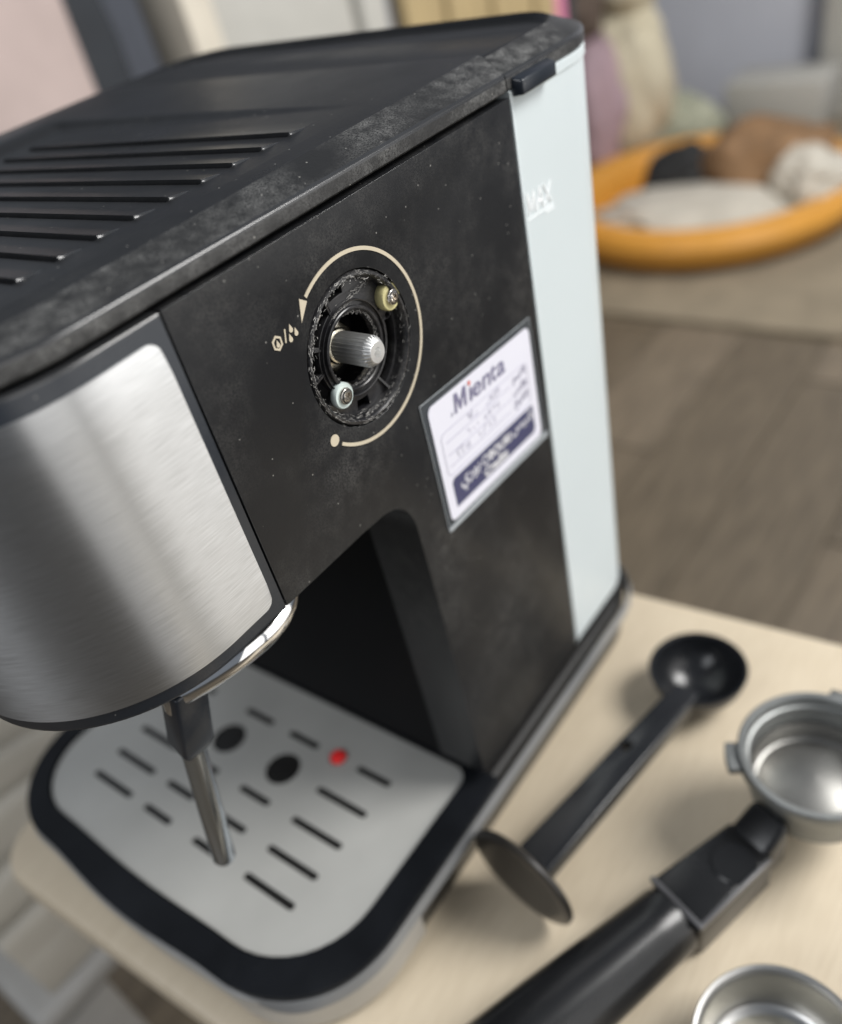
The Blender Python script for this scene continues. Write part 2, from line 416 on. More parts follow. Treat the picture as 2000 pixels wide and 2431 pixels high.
# ---- top cover with louvres
def ztop(x): return 0.2015+(x-0.39)*0.013
def cpath(d): return front_path(lerp(0.361, 0.391, min(1, d/0.054)), n=14)
rings = [ring(cpath(0.004), 0.004, 0.1625), ring(cpath(0), 0.0, 0.1655), ring(cpath(0), 0.0, 0.1785)]
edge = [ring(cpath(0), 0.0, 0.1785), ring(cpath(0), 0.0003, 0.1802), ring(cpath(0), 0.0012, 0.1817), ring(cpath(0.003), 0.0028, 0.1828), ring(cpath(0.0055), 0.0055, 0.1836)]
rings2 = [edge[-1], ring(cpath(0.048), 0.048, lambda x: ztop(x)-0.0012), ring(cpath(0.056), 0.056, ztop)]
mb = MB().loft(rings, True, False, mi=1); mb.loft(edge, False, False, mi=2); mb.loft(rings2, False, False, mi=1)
HX0, HX1, HY0, HY1 = -0.40, 0.222, 0.095, 0.805
out = [(p[0], p[1]) for p in ring(cpath(0.056), 0.056, 0.0)]
hole = [(HX0, HY0), (HX1, HY0), (HX1, HY1), (HX0, HY1)]
tris = tessellate_polygon([[Vector((*q, 0)) for q in out], [Vector((*q, 0)) for q in hole]])
A = mb.add([(u, v, ztop(u)) for u, v in out+hole])
for t in tris: mb.f.append(tuple(A+i for i in t)); mb.mi.append(0)
LX = [0.104-0.0477*i for i in range(11)]
gx = {HX0, HX1}
for x in LX:
    for dx in (-0.0050, -0.0039, -0.0010, 0.0000, 0.003, 0.010, 0.018, 0.026): gx.add(round(x+dx, 5))
for i in range(15): gx.add(round(0.155+0.0045*i, 5))
gx = sorted(q for q in gx if HX0 <= q <= HX1)
gy = [HY0, .105, .112, .118, .122, .126, .129, .1315, .1322, .1328, .1335, .1342, .1348, .1355, .138, .141, .144, .148, .152, .157, .163, .17, .18, .19, .20, .21, .225, .25, .32, .40, .48, .56, .64, .69, .705, .710, .713, .716, .719, .725, .735, .745, .752, .758, .764, .77, .776, .782, .788, .794, HY1]
def hz(x, y):
    z = ztop(x)
    rec = sst(0.212, 0.194, x)*min(1.15, max(0.0, (y-0.112)/0.56))*sst(0.800, 0.745, y)*sst(HX0, HX0+0.02, x)
    z -= 0.0100*rec
    for xs in LX:
        dx = x-xs
        if -0.0076 < dx < 0.0345:
            # slats: raised front lip over a dark slit, running out at the ends
            e = sst(0.1320, 0.1350, y)*sst(0.719, 0.706, y)
            if dx >= 0.0: z += 0.0038*e*max(0.0, 1-dx/0.026)
            elif -0.0040 < dx < -0.0009: z -= 0.020*sst(0.136, 0.142, y)*sst(0.716, 0.710, y)
    return z
B = [[mb.add([(x, y, hz(x, y))]) for y in gy] for x in gx]
for i in range(len(gx)-1):
    for j in range(len(gy)-1): mb.f.append((B[i][j], B[i+1][j], B[i+1][j+1], B[i][j+1])); mb.mi.append(2 if 0.1315 <= gy[j] < 0.1354 and any(-0.0005 < gx[i]-q < 0.02 for q in LX) else 0)  # near end walls of the slats take the lighter glossy slot for their glints
build('top_cover', mb, ['lid', 'bevel', 'glint_edge'], em, angle=34)
# ---- tank lid
def rpath(d): return rear_path(lerp(0.3635, 0.3935, min(1, d/0.054)))
rings = [ring(rpath(0.004), 0.004, 0.1635), ring(rpath(0), 0.0, 0.1660), ring(rpath(0), 0.0, 0.1785)]
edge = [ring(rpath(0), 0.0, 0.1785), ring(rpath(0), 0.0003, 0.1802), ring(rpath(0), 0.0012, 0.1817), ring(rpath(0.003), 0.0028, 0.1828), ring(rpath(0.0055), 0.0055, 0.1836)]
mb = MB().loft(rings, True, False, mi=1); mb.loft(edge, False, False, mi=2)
rings = [edge[-1], ring(rpath(0.048), 0.046, lambda x: ztop(x)-0.003)]
mb.loft(rings, False, False, mi=1)
mb.loft([rings[-1], ring(rpath(0.054), 0.056, lambda x: ztop(x)-0.0022-0.010*sst(0.40, 0.62, x))], False, True, mi=0)
tl = build('tank_lid', mb, ['lid', 'bevel', 'glint_edge'], em, angle=34)
mb = MB().loft([[(0.374, 0.002, 0.154), (0.466, 0.002, 0.154), (0.466, 0.002, 0.1775), (0.374, 0.002, 0.1775)], [(0.376, -0.016, 0.1555), (0.462, -0.016, 0.1555), (0.462, -0.016, 0.1735), (0.376, -0.016, 0.1735)]])
build('lid_tab', mb, 'bezel', tl, bevel=0.003, seg=3)
# ---- water tank
def tp(): return rear_path(XT+0.002)
mb = MB().loft([ring(tp(), 0.012, -0.882), ring(tp(), 0.004, -0.875), ring(tp(), 0.003, 0.148), ring(tp(), 0.0005, 0.150), ring(tp(), 0.0005, 0.161), ring(tp(), 0.003, 0.1632)])
tk = build('water_tank', mb, 'tank', em, angle=30)
mb = MB().box(XT+0.003, XT+0.0075, 0.0, 0.006, -0.87, 0.155)
build('tank_edge', mb, 'tank', tk, bevel=0.0015)
def text_mb(body, size, mp, shear=0.0, bold=0.0, outline=0.0, w0=0.0, align='LEFT', xs=1.0, spacing=1.0):
    """lettering turned into a mesh and laid on a surface by mp(u, v, w)"""
    c = bpy.data.curves.new('lettering', 'FONT'); c.body = body; c.size = size; c.shear = shear; c.align_x = align
    c.space_character = spacing
    c.resolution_u = 3
    if outline: c.fill_mode = 'NONE'; c.bevel_depth = outline; c.bevel_resolution = 0
    elif bold: c.offset = bold
    o = bpy.data.objects.new('lettering', c); COL.objects.link(o)
    bpy.context.view_layer.update()
    me = bpy.data.meshes.new_from_object(o.evaluated_get(bpy.context.evaluated_depsgraph_get()))
    mb = MB(); mb.add([mp(v.co.x*xs, v.co.y, w0+v.co.z) for v in me.vertices]); mb.f = [tuple(q.vertices) for q in me.polygons]; mb.mi = [0]*len(mb.f)
    bpy.data.objects.remove(o); bpy.data.curves.remove(c); bpy.data.meshes.remove(me)
    return mb
def join(a, b):
    k = len(a.v); a.v += b.v; a.f += [tuple(i+k for i in f) for f in b.f]; a.mi += b.mi; return a
mk = MB()
def mark_line(a, b, rad=0.0016): mk.tube([(0.380+a[0]*0.026, 0.0026, 0.001+a[1]*0.029-a[0]*0.0016), (0.380+b[0]*0.026, 0.0026, 0.001+b[1]*0.029-b[0]*0.0016)], rad, 6)
for a, b in (((0.05, 0.0), (0.12, 1.0)), ((0.12, 1.0), (0.40, 0.15)), ((0.40, 0.15), (0.74, 1.0)), ((0.74, 1.0), (0.78, 0.0)), ((0.95, 0.0), (1.42, 1.0)), ((1.42, 1.0), (1.64, 0.0)), ((1.12, 0.36), (1.56, 0.36)), ((1.82, 1.0), (2.48, 0.0)), ((1.80, 0.0), (2.58, 1.0))): mark_line(a, b)
mk.tube([(0.379, 0.0028, -0.0050), (0.450, 0.0028, -0.0085)], 0.0009, 6)
mk.tube([(0.428, 0.0028, -0.0130), (0.452, 0.0028, -0.0140)], 0.0009, 6)
build('level_mark', mk, 'mark', tk)

# ---- base, silver band, drip tray, grille
mb = MB().loft([full_ring(0.030, ZT), full_ring(0.018, ZT+0.008), full_ring(0.008, -1.045), full_ring(-0.004, -0.945), full_ring(-0.002, -0.925), full_ring(0.008, -0.9145), full_ring(0.020, -0.9135)])
bs = build('base', mb, 'base', em, angle=25)
def strip(path, d0, d1, z0, z1, slant=0.0):
    P = path
    return MB().loft([ring(P, d0+slant, z0), ring(P, d0, z1), ring(P, d1, z1), ring(P, d1+slant, z0), ring(P, d0+slant, z0)], False, False, closed=False)
near = [q for q in front_path(0.35) if q[1][1] < -0.05 and q[0][1] < 0.4]
near = [((XR-RR+RR*math.cos(math.radians(-a)), RR+RR*math.sin(math.radians(-a))), (math.cos(math.radians(-a)), math.sin(math.radians(-a)))) for a in (30, 45, 60, 75, 88)]+near
def tray_d(n): return -0.0035-0.0120*sst(0.30, 0.95, -n[1])
TR_ = [(-0.008, -0.948), (-1, -0.944), (-1, -0.936), (None, -0.9130), (None, -0.9150)]
def trim_d(k, d, n):
    if d is None: return tray_d(n)-0.004*sst(0.1, 0.6, -n[1])+0.003*(k-3)
    return lerp(0.001, -0.0215, sst(0.12, 0.75, -n[1])) if d == -1 else d*sst(0.1, 0.6, -n[1])
mb = MB().loft([[(p[0]-n[0]*trim_d(k, d, n), p[1]-n[1]*trim_d(k, d, n), z) for p, n in near] for k, (d, z) in enumerate(TR_)], False, False, closed=False)
build('base_trim', mb, 'trim', bs, angle=50)
P_ = front_path(-0.236)
mb = strip(P_, -0.0085, -0.002, -1.050, -0.925, 0.010)
A0 = len(P_)
mb.f += [(0, A0, 2*A0, 3*A0), (A0-1, 4*A0-1, 3*A0-1, 2*A0-1)]; mb.mi += [0, 0]
build('silver_band', mb, 'band', bs)
# tray frame with a rounded opening for the grille
def gout(g):
    P = []
    x0, x1, y0, y1, rr_ = -0.461+g, 0.017-g, 0.047+g, 0.881-g, 0.03
    rn, rf_ = 0.175-g, 0.14-g
    for cx, cy, a, r in ((x1-rr_, y1-rr_, 0, rr_), (x0+rf_, y1-rf_, 90, rf_), (x0+rn, y0+rn, 180, rn), (x1-rr_, y0+rr_, 270, rr_)):
        for i in range(11):
            t = math.radians(a+9*i); P.append((cx+r*math.cos(t), cy+r*math.sin(t)))
        if a == 90:
            for i in range(1, 12):
                q = 2*i/12-1; P.append((x0-0.008*(1-q*q)**2, lerp(y1-rf_, y0+rn, i/12)))
    return P
def FLAT(u, v, w_): return (u, v, w_)
tf = [(p[0]-n[0]*tray_d(n), p[1]-n[1]*tray_d(n)) for p, n in front_path(0.03)]
mb = MB().plate(tf, [gout(-0.004)], FLAT, -0.9035, -0.9125)
build('drip_tray', mb, 'tray', em, bevel=0.004, seg=3)
def slot_loop(xc, y0, y1, h=0.0075):
    P = [(xc+h*math.cos(PI+PI*i/6), y0+h+h*math.sin(PI+PI*i/6)) for i in range(7)]
    P += [(xc+h*math.cos(PI*i/6), y1-h+h*math.sin(PI*i/6)) for i in range(7)]
    return P
hs = []
rowsx = (-0.36, -0.297, -0.229, -0.155, -0.079)
for i, x in enumerate(rowsx):
    hs.append(slot_loop(x, 0.166, 0.294 if i < 4 else 0.252)); hs.append(slot_loop(x, 0.636, 0.764) if i < 4 else slot_loop(x, 0.678, 0.764))
    if i != 3: hs.append(slot_loop(x, 0.356, 0.441)); hs.append(slot_loop(x, 0.489, 0.574) if i == 4 else slot_loop(x, 0.508, 0.593))
hs.append(circ((-0.154, 0.390), 0.037, 36)); hs.append(circ((-0.154, 0.553), 0.037, 36)); hs.append(circ((-0.078, 0.303), 0.019, 24))
mb = MB().plate(gout(0.0), hs, FLAT, -0.9095, -0.9118)
gr = build('drip_grille', mb, 'grille', em, bevel=0.0009, seg=1)
mb = MB().lathe([(0.0, 0.008), (0.008, 0.0075), (0.014, 0.005), (0.0165, 0.0), (0.0165, -0.002)], (-0.078, 0.303, -0.908), n=24)
build('float_indicator', mb, 'red', gr)
mb = MB().lathe([(0.17, 0.0), (0.17, -0.03), (0.15, -0.035), (0.15, -0.015), (0.13, -0.015), (0.12, -0.03), (0.0, -0.03)], (-0.18, 0.465, -0.213), n=40)
build('group_head', mb, 'alu', em)

# ---- knob socket with the bare valve shaft
C3 = (KC[0], 0.0, KC[1])
AX = (0, -1, 0)
mb = MB().lathe([(0.0895, -0.070), (0.0895, -0.012), (0.0885, -0.002), (0.0868, 0.0012), (0.0838, 0.0015), (0.0815, -0.001), (0.0806, -0.006), (0.0800, -0.030)], C3, AX, n=96)
sk = build('knob_socket', mb, 'socket', em, angle=40)
jag = circ(KC, 0.0420, 90, wob=0.0009)
hl = [jag, arcband(KC, 0.0575, 0.0760, 108, 152), arcband(KC, 0.0575, 0.0775, 157, 182), arcband(KC, 0.0575, 0.0770, 185, 214),
      arcband(KC, 0.0620, 0.0765, -62, 4), arcband(KC, 0.063, 0.0765, -106, -88, 8), arcband(KC, 0.066, 0.0765, 84, 104, 8), circ((KC[0]+0.0695, KC[1]+0.008), 0.0045, 14)]
mb = MB().plate(circ(KC, 0.0803, 96), hl, SIDE, 0.014, 0.024)
build('socket_floor', mb, 'socket', sk, bevel=0.0012, seg=2)
# raised ring and ribs
mb = MB().lathe([(0.0448, -0.015), (0.0448, -0.0095), (0.0460, -0.0085), (0.0478, -0.0085), (0.049, -0.0095), (0.049, -0.0155)], C3, AX, n=72)
mb.lathe([(0.0545, -0.0145), (0.0545, -0.010), (0.0555, -0.0095), (0.0562, -0.0145)], C3, AX, n=72)
for a in (155, 183.5, 112, -64, 20):
    t = math.radians(a); u = Vector((math.cos(t), 0, math.sin(t))); q = Vector((-math.sin(t), 0, math.cos(t)))
    a0 = Vector(C3)+u*0.056; b0 = Vector(C3)+u*0.0800
    mb.loft([[a0+q*0.0012+Vector((0, 0.0125, 0)), a0-q*0.0012+Vector((0, 0.0125, 0)), a0-q*0.0014+Vector((0, 0.05, 0)), a0+q*0.0014+Vector((0, 0.05, 0))],
             [b0+q*0.0012+Vector((0, 0.007, 0)), b0-q*0.0012+Vector((0, 0.007, 0)), b0-q*0.0014+Vector((0, 0.05, 0)), b0+q*0.0014+Vector((0, 0.05, 0))]])
build('socket_rib', mb, 'socket', sk)
mb = MB().lathe([(0.0, -0.0998), (0.0893, -0.0998), (0.0893, -0.075)], C3, AX, n=48)
build('socket_cavity', mb, 'hole', sk)
# glue residue round the rim
mb = MB()
def sliver(px, pz, y, ang, L, wd):
    u = Vector((math.cos(ang), 0, math.sin(ang)))*L; q = Vector((-math.sin(ang), 0, math.cos(ang)))*wd
    c = Vector((px, y, pz)); k = random.uniform(-0.0012, 0.0006)
    mb.loft([[c-u-q, c-u+q, c-u+Vector((0, -wd*1.4, 0))], [c+q*0.3-q*1.2+Vector((0, k, 0)), c+q*0.3+q*0.8+Vector((0, k, 0)), c+q*0.3+Vector((0, k-wd*1.6, 0))], [c+u-q*.4+Vector((0, k, 0)), c+u+q*.4+Vector((0, k, 0)), c+u+Vector((0, k-wd*0.8, 0))]])
for k in range(540):
    a = random.choice((random.gauss(-100, 26), random.gauss(165, 30), random.gauss(85, 36), random.uniform(0, 360)))
    t = math.radians(a); r = random.choice((random.gauss(0.0855, 0.002), random.gauss(0.0800, 0.0022)))
    y = -0.0012 if r > 0.0825 else random.uniform(0.0, 0.008)
    sliver(KC[0]+r*math.cos(t), KC[1]+r*math.sin(t), y, t+PI/2+random.gauss(0, 0.35), random.uniform(0.0005, 0.0032), random.uniform(0.00010, 0.00034))
for k in range(260):
    t = random.uniform(0, 2*PI); r = random.gauss(0.0425, 0.0011)
    if math.sin(t) < -0.2 and random.random() < 0.4: continue
    sliver(KC[0]+r*math.cos(t), KC[1]+r*math.sin(t), 0.0135, t+random.gauss(1.2, 0.7), random.uniform(0.0006, 0.0026), random.uniform(0.00012, 0.00036))
for k in range(150):
    f = random.random(); px = lerp(-0.03, 0.055, f)+random.gauss(0, 0.002); pz = lerp(0.042, 0.062, f)+random.gauss(0, 0.0022)
    sliver(px, pz, 0.013, random.gauss(0.4, 0.6), random.uniform(0.0006, 0.0028), random.uniform(0.00012, 0.0004))
g = build('glue_residue', mb, 'glue', sk, flat=True); g['kind'] = 'stuff'
# splined shaft
def star(r0, r1, y, n=24):
    out = []
    for i in range(n*4):
        t = 2*PI*i/(n*4); r = (r1, r1*0.985, r0, r0*1.02)[i % 4]
        out.append((KC[0]+0.001+r*math.cos(t), y, KC[1]-0.001+r*math.sin(t)))
    return out
mb = MB().loft([star(0.0165, 0.0186, 0.075), star(0.0165, 0.0186, -0.0145), star(0.0158, 0.0168, -0.0170), star(0.0132, 0.0136, -0.0215), star(0.0122, 0.0122, -0.0225), star(0.0062, 0.0062, -0.0225), star(0.0050, 0.0050, -0.0190), star(0.0044, 0.0044, -0.014)], True, True)
sh = build('valve_shaft', mb, 'zinc', em, angle=24)
hexr = [(KC[0]+0.0335*math.cos(math.radians(60*i+12)), 0, KC[1]+0.0335*math.sin(math.radians(60*i+12))) for i in range(6)]
def hexring(k, y): return [(KC[0]+(q[0]-KC[0])*k, y, KC[1]+(q[2]-KC[1])*k) for q in hexr]
mb = MB().loft([hexring(1, 0.085), hexring(1, 0.046), hexring(0.93, 0.042), hexring(0.66, 0.041)])
mb.lathe([(0.0215, -0.05), (0.0215, -0.036), (0.0205, -0.034), (0.0175, -0.0335)], C3, AX, n=40)
build('shaft_nut', mb, 'brass', sh, bevel=0.0012)
mb = MB().lathe([(0.0, 0.0), (0.010, 0.0), (0.0125, 0.003), (0.0125, 0.03)], (KC[0]+0.003, 0.052, KC[1]+0.033), (0, 1, 0), n=24)
build('bracket_rivet', mb, 'nickel', sh)
mb = MB().box(KC[0]-0.02, KC[0]+0.022, 0.066, 0.070, KC[1]-0.036, KC[1]+0.052)
build('valve_bracket', mb, 'zinc', sh, bevel=0.002)
def screw(cx, cz, rw, hw, mw, rs, y0=0.0145):
    c = (cx, y0, cz)
    m1 = MB().lathe([(0.0, 0.0), (rw*0.96, 0.0), (rw, 0.001), (rw, hw-0.0018), (rw*0.93, hw), (rw*0.5, hw), (0, hw)], c, AX, n=26)
    wa = build('washer', m1, mw, sk)
    n = 32; prof = [(rs, hw-0.0005), (rs, hw+0.0020), (rs*0.92, hw+0.0038), (rs*0.75, hw+0.0046)]
    m2 = MB().lathe(prof, c, AX, n=n)
    # domed head with a cross recess: the top is a plate with a cross-shaped hole
    y = y0-(hw+0.0046); a = rs*0.50; b = rs*0.15; rot = random.uniform(0.2, 0.7)
    cr = [(a, b), (b, b), (b, a), (-b, a), (-b, b), (-a, b), (-a, -b), (-b, -b), (-b, -a), (b, -a), (b, -b), (a, -b)]
    cr = [(cx+u*math.cos(rot)-v*math.sin(rot), cz+u*math.sin(rot)+v*math.cos(rot)) for u, v in cr]
    m2.plate(circ((cx, cz), rs*0.75, n), [cr], SIDE, y, y+0.0035)
    build('screw', m2, 'nickel', wa, angle=40)
    m3 = MB().lathe([(0, hw+0.0012), (rs*0.7, hw+0.0012)], c, AX, n=20)
    build('screw_recess', m3, 'nickel', wa)
screw(0.0665, 0.0285, 0.0165, 0.0125, 'nylon_y', 0.0098)
screw(-0.0455, -0.0415, 0.0158, 0.0085, 'nylon_w', 0.0102)
# printed dial markings
y0 = -0.0009
mb = MB().plate(arcband(KC, 0.1088, 0.1130, 123, -131, 90), [], SIDE, y0, -0.0001)
mb.plate(circ((-0.0862, -0.0762), 0.0072, 28), [], SIDE, y0, -0.0001)
mb.plate([(-0.0737, 0.0925), (-0.0800, 0.0685), (-0.0640, 0.0855)], [], SIDE, y0, -0.0001)
def drop(cx, cz, s_):
    return [(cx+s_*(0.30*math.sin(t)*(1-0.55*abs(math.cos(t/2))**3)*1.3), cz-s_*0.5*math.cos(t)+(-s_*0.02)) for t in [2*PI*i/20 for i in range(20)]]
def teardrop(cx, cz, s_):
    P = [(cx, cz+s_*0.72)]
    for i in range(13):
        t = math.radians(40-260*i/12); P.append((cx+s_*0.36*math.cos(t), cz-s_*0.18+s_*0.36*math.sin(t)))
    return P
for cx, cz in ((-0.0968, 0.0705), (-0.0912, 0.0640), (-0.1008, 0.0615)): mb.plate(teardrop(cx, cz, 0.0076), [], SIDE, y0, -0.0001)
mb.plate([(-0.1056, 0.0740), (-0.1096, 0.0606), (-0.1079, 0.0603), (-0.1039, 0.0737)], [], SIDE, y0, -0.0001)
ic = (-0.1195, 0.0655)
oc = [(ic[0]+0.0076*k*math.cos(math.radians(60*i+90)), ic[1]+0.0086*k*math.sin(math.radians(60*i+90))) for k in (1,) for i in range(6)]
ih = [(ic[0]+0.0052*math.cos(math.radians(60*i+90)), ic[1]+0.0060*math.sin(math.radians(60*i+90))) for i in range(6)]
mb.plate(oc, [ih], SIDE, y0, -0.0001)
mb.plate(teardrop(ic[0]+0.0002, ic[1]-0.0012, 0.0066), [], SIDE, y0, -0.0001)
build('dial_marking', mb, 'print_b', em)

# ---- service sticker
tilt = -0.040
def STK(u, v, w_):
    return (u, -w_, v+tilt*(u-0.078))
mb = MB().plate([(0.066, -0.1235), (0.068, -0.337), (0.352, -0.337), (0.3425, -0.1235)], [], STK, 0.0012, 0.0004)
st = build('sticker', mb, 'film', em)
mb = MB()
for q in ([(0.066, -0.1235), (0.3425, -0.1235)], [(0.066, -0.1235), (0.068, -0.337)], [(0.3425, -0.1235), (0.352, -0.337)]):
    (a, b), (c, d) = q; mb.tube([STK(a, b, 0.0016), STK((a+c)/2, (b+d)/2, 0.0024), STK(c, d, 0.0018)], 0.0005, 6)
mb.plate([(0.068, -0.337), (0.352, -0.337), (0.352, -0.3275), (0.0685, -0.331)], [], STK, 0.0030, 0.0014)  # greyer strip paints the reflection of the film's lifted bottom margin
build('film_edge_sheen', mb, 'film_edge_sheen', st)
mb = MB().plate(rrect(0.078, 0.3365, -0.3255, -0.1345, 0.011), [], STK, 0.0024, 0.0013)
build('label_sheet', mb, 'paper', st)
L0 = 0.0029
mb = MB().plate([(0.096, -0.3085), (0.096, -0.266), (0.1015, -0.2605), (0.319, -0.2605), (0.319, -0.302), (0.3125, -0.3085)], [], STK, L0, 0.0023)
build('label_bar', mb, 'navy', st)
mb = MB()
K_ = lambda a, b: (0.1320+a*0.0285+b*0.0040, -0.1712+b*0.0285)
mb.plate([K_(*q) for q in ((0, 0), (0, 1), (0.27, 1), (0.50, 0.42), (0.76, 1), (1.03, 1), (1.03, 0), (0.83, 0), (0.83, 0.66), (0.56, 0.05), (0.43, 0.05), (0.19, 0.66), (0.19, 0))], [], STK, L0+0.0001, L0-0.0004)
for ch_, u0_, xs_ in (('\u0131', 0.1695, 1.30), ('e', 0.1785, 1.26), ('n', 0.2035, 1.22), ('t', 0.2275, 1.0), ('a', 0.2430, 1.28)):
    join(mb, text_mb(ch_, 0.0405, lambda u, v, w_, k=u0_: STK(k-0.003+u, -0.1710+v, L0+0.0001), shear=0.13, bold=0.0007, xs=xs_))
for u in (0.1225, 0.1255): mb.plate([(u, -0.1710), (u+0.0008, -0.1710), (u+0.003, -0.1650), (u+0.0022, -0.1650)], [], STK, L0, L0-0.0004)
build('label_lettering', mb, 'ink', st)
mb = MB().plate([(0.1705, -0.1440), (0.1735, -0.1490), (0.1775, -0.1435), (0.1735, -0.1405)], [], STK, L0+0.0006, L0)
build('red_dot', mb, 'redink', st)
mb = MB()
bx = rrect(0.0915, 0.318, -0.2545, -0.1835, 0.010); bi = rrect(0.0925, 0.317, -0.2535, -0.1845, 0.0092)
mb.plate(bx, [bi], STK, L0, 0.0023)
for v_, e in ((-0.2010, 0.270), (-0.2215, 0.270), (-0.2400, 0.262)): mb.plate([(0.101, v_-0.0007), (e, v_-0.0007), (e, v_+0.0005), (0.101, v_+0.0005)], [], STK, L0, 0.0023)
def stroke(mb, pts, wd=0.0009):
    P = [Vector((a, b, 0)) for a, b in pts]; L = []; Rr = []
    for i, q in enumerate(P):
        t = (P[min(i+1, len(P)-1)]-P[max(0, i-1)]); n = Vector((-t.y, t.x, 0)).normalized()*wd
        L.append(q+n); Rr.append(q-n)
    mb.plate([(q.x, q.y) for q in L]+[(q.x, q.y) for q in reversed(Rr)], [], STK, L0+0.0001, 0.0024)
def glyph(mb, ox, oy, s_, *strokes):
    for q in strokes: stroke(mb, [(ox+a*s_, oy+b*s_) for a, b in q], 0.0008)
def curl(cx, cy, r, a0, a1, n=8): return [(cx+r*math.cos(math.radians(lerp(a0, a1, i/n))), cy+r*math.sin(math.radians(lerp(a0, a1, i/n)))) for i in range(n+1)]
# pen entries on the three lines
h = 0.012
glyph(mb, 0.160, -0.1985, h, curl(0.1, 0.8, 0.22, 0, 360), [(0.32, 0.8), (0.25, 0.1)], [(0.8, 1.1), (0.6, 0.2), (1.5, 0.1), (1.8, 0.4)])
glyph(mb, 0.202, -0.1985, h, [(0.1, 0.2), (0.5, 0.05), (0.9, 0.35)], curl(1.3, 0.65, 0.22, 0, 360), [(1.52, 0.65), (1.4, 0.1)], [(2.1, 1.2), (1.95, 0.1)], [(2.7, 1.3), (2.5, 0.0)], curl(3.2, 0.7, 0.3, 60, 330))
glyph(mb, 0.150, -0.2190, h, curl(0.3, 0.6, 0.3, 90, -60), [(0.0, 0.9), (0.3, 0.9)], [(1.3, 0.4), (1.4, 0.6), (1.55, 0.4)], [(2.2, 0.5), (2.3, 0.7), (2.4, 0.5)])
glyph(mb, 0.196, -0.2190, h, curl(0.2, 0.5, 0.25, 0, 360), curl(1.1, 0.8, 0.25, 0, 300), [(1.3, 0.7), (1.2, 0.1)], curl(2.2, 0.7, 0.35, 200, -40), [(2.9, 0.9), (3.2, 0.9), (3.1, 0.2)])
glyph(mb, 0.120, -0.2375, h, curl(0.4, 0.9, 0.35, 200, 20), [(0.1, 0.8), (0.3, 0.1)], curl(1.2, 0.9, 0.3, 160, 0), [(0.95, 0.9), (1.2, 0.1)], curl(2.2, 0.5, 0.33, 0, 360), [(2.5, 1.0), (2.6, 0.2)])
glyph(mb, 0.176, -0.2375, h, [(0.0, 1.0), (0.35, 0.1)], [(0.9, 0.2), (1.6, 1.3)], [(2.3, 1.2), (2.5, 0.2)], curl(3.2, 0.7, 0.4, 100, -130))
build('label_line', mb, 'ink_l', st)
def arab(body, size, u, v, xs=1.0): return text_mb(body, size, lambda a, b, w_: STK(u+a*xs, v+b, L0+0.0001), bold=0.0002, align='RIGHT')
mb = arab('\uFEE2\uFEB3\uFEFB\u0627', 0.0165, 0.313, -0.1985)
join(mb, arab('\uFEB2\uFEDB\u0627\uFED3', 0.0165, 0.313, -0.2190)); join(mb, arab('\uFEA6\uFEF3\u0631\u0627\uFE98\uFEDF\u0627', 0.0165, 0.313, -0.2385))
build('label_heading', mb, 'ink', st)
mb = arab('\uFEB2\uFEF4\uFE92\uFEE0\uFE91', 0.0245, 0.317, -0.2795)
join(mb, text_mb('BOURI', 0.0215, lambda a, b, w_: STK(0.188+a, -0.2840+b, L0+0.0006), bold=0.0006, xs=0.98))
join(mb, arab('\uFEF1\u0631\u0648\uFE91', 0.0285, 0.166, -0.2830))
mb.plate(circ((0.1785, -0.2765), 0.0082, 20), [circ((0.1785, -0.2765), 0.0060, 20)], STK, L0+0.0005, L0)
join(mb, text_mb('Credits', 0.0215, lambda a, b, w_: STK(0.170+a, -0.3045+b, L0+0.0006), shear=0.15, bold=0.0007))
build('bar_lettering', mb, 'white_ink', st)

# ---- steam wand
mb = MB().tube(spline([(-0.120, 0.16, -0.235), (-0.150, 0.105, -0.252), (-0.185, 0.068, -0.262), (-0.225, 0.052, -0.268), (-0.27, 0.056, -0.272), (-0.315, 0.075, -0.281), (-0.345, 0.098, -0.292), (-0.356, 0.116, -0.306), (-0.360, 0.122, -0.325)]), 0.0185, 20)
wd = build('steam_tube', mb, 'chrome', em)
def sq(c, r, rot, k=1.0): return [(c[0]+r*math.cos(rot+PI/2*i)*k, c[1]+r*math.sin(rot+PI/2*i)*k, c[2]) for i in range(4)]
g0 = (-0.346, 0.110, -0.288); g1 = (-0.366, 0.133, -0.395); g2 = (-0.369, 0.136, -0.414)
rt = math.radians(35)
mb = MB().loft([sq(g0, 0.033, rt), sq(g1, 0.034, rt), sq(g2, 0.0235, rt)])
build('wand_grip', mb, 'bezel', em, bevel=0.005, seg=3)
e0 = Vector((-0.3675, 0.134, -0.400)); e1 = Vector((-0.409, 0.160, -0.655)); ax = (e1-e0)
mb = MB().lathe([(0.0, 0), (0.0168, 0.0), (0.0172, ax.length*0.5), (0.0172, ax.length-0.006), (0.0150, ax.length), (0.010, ax.length), (0.008, ax.length-0.03), (0, ax.length-0.03)], e0, ax, n=32)
build('wand_sleeve', mb, 'sleeve', em)

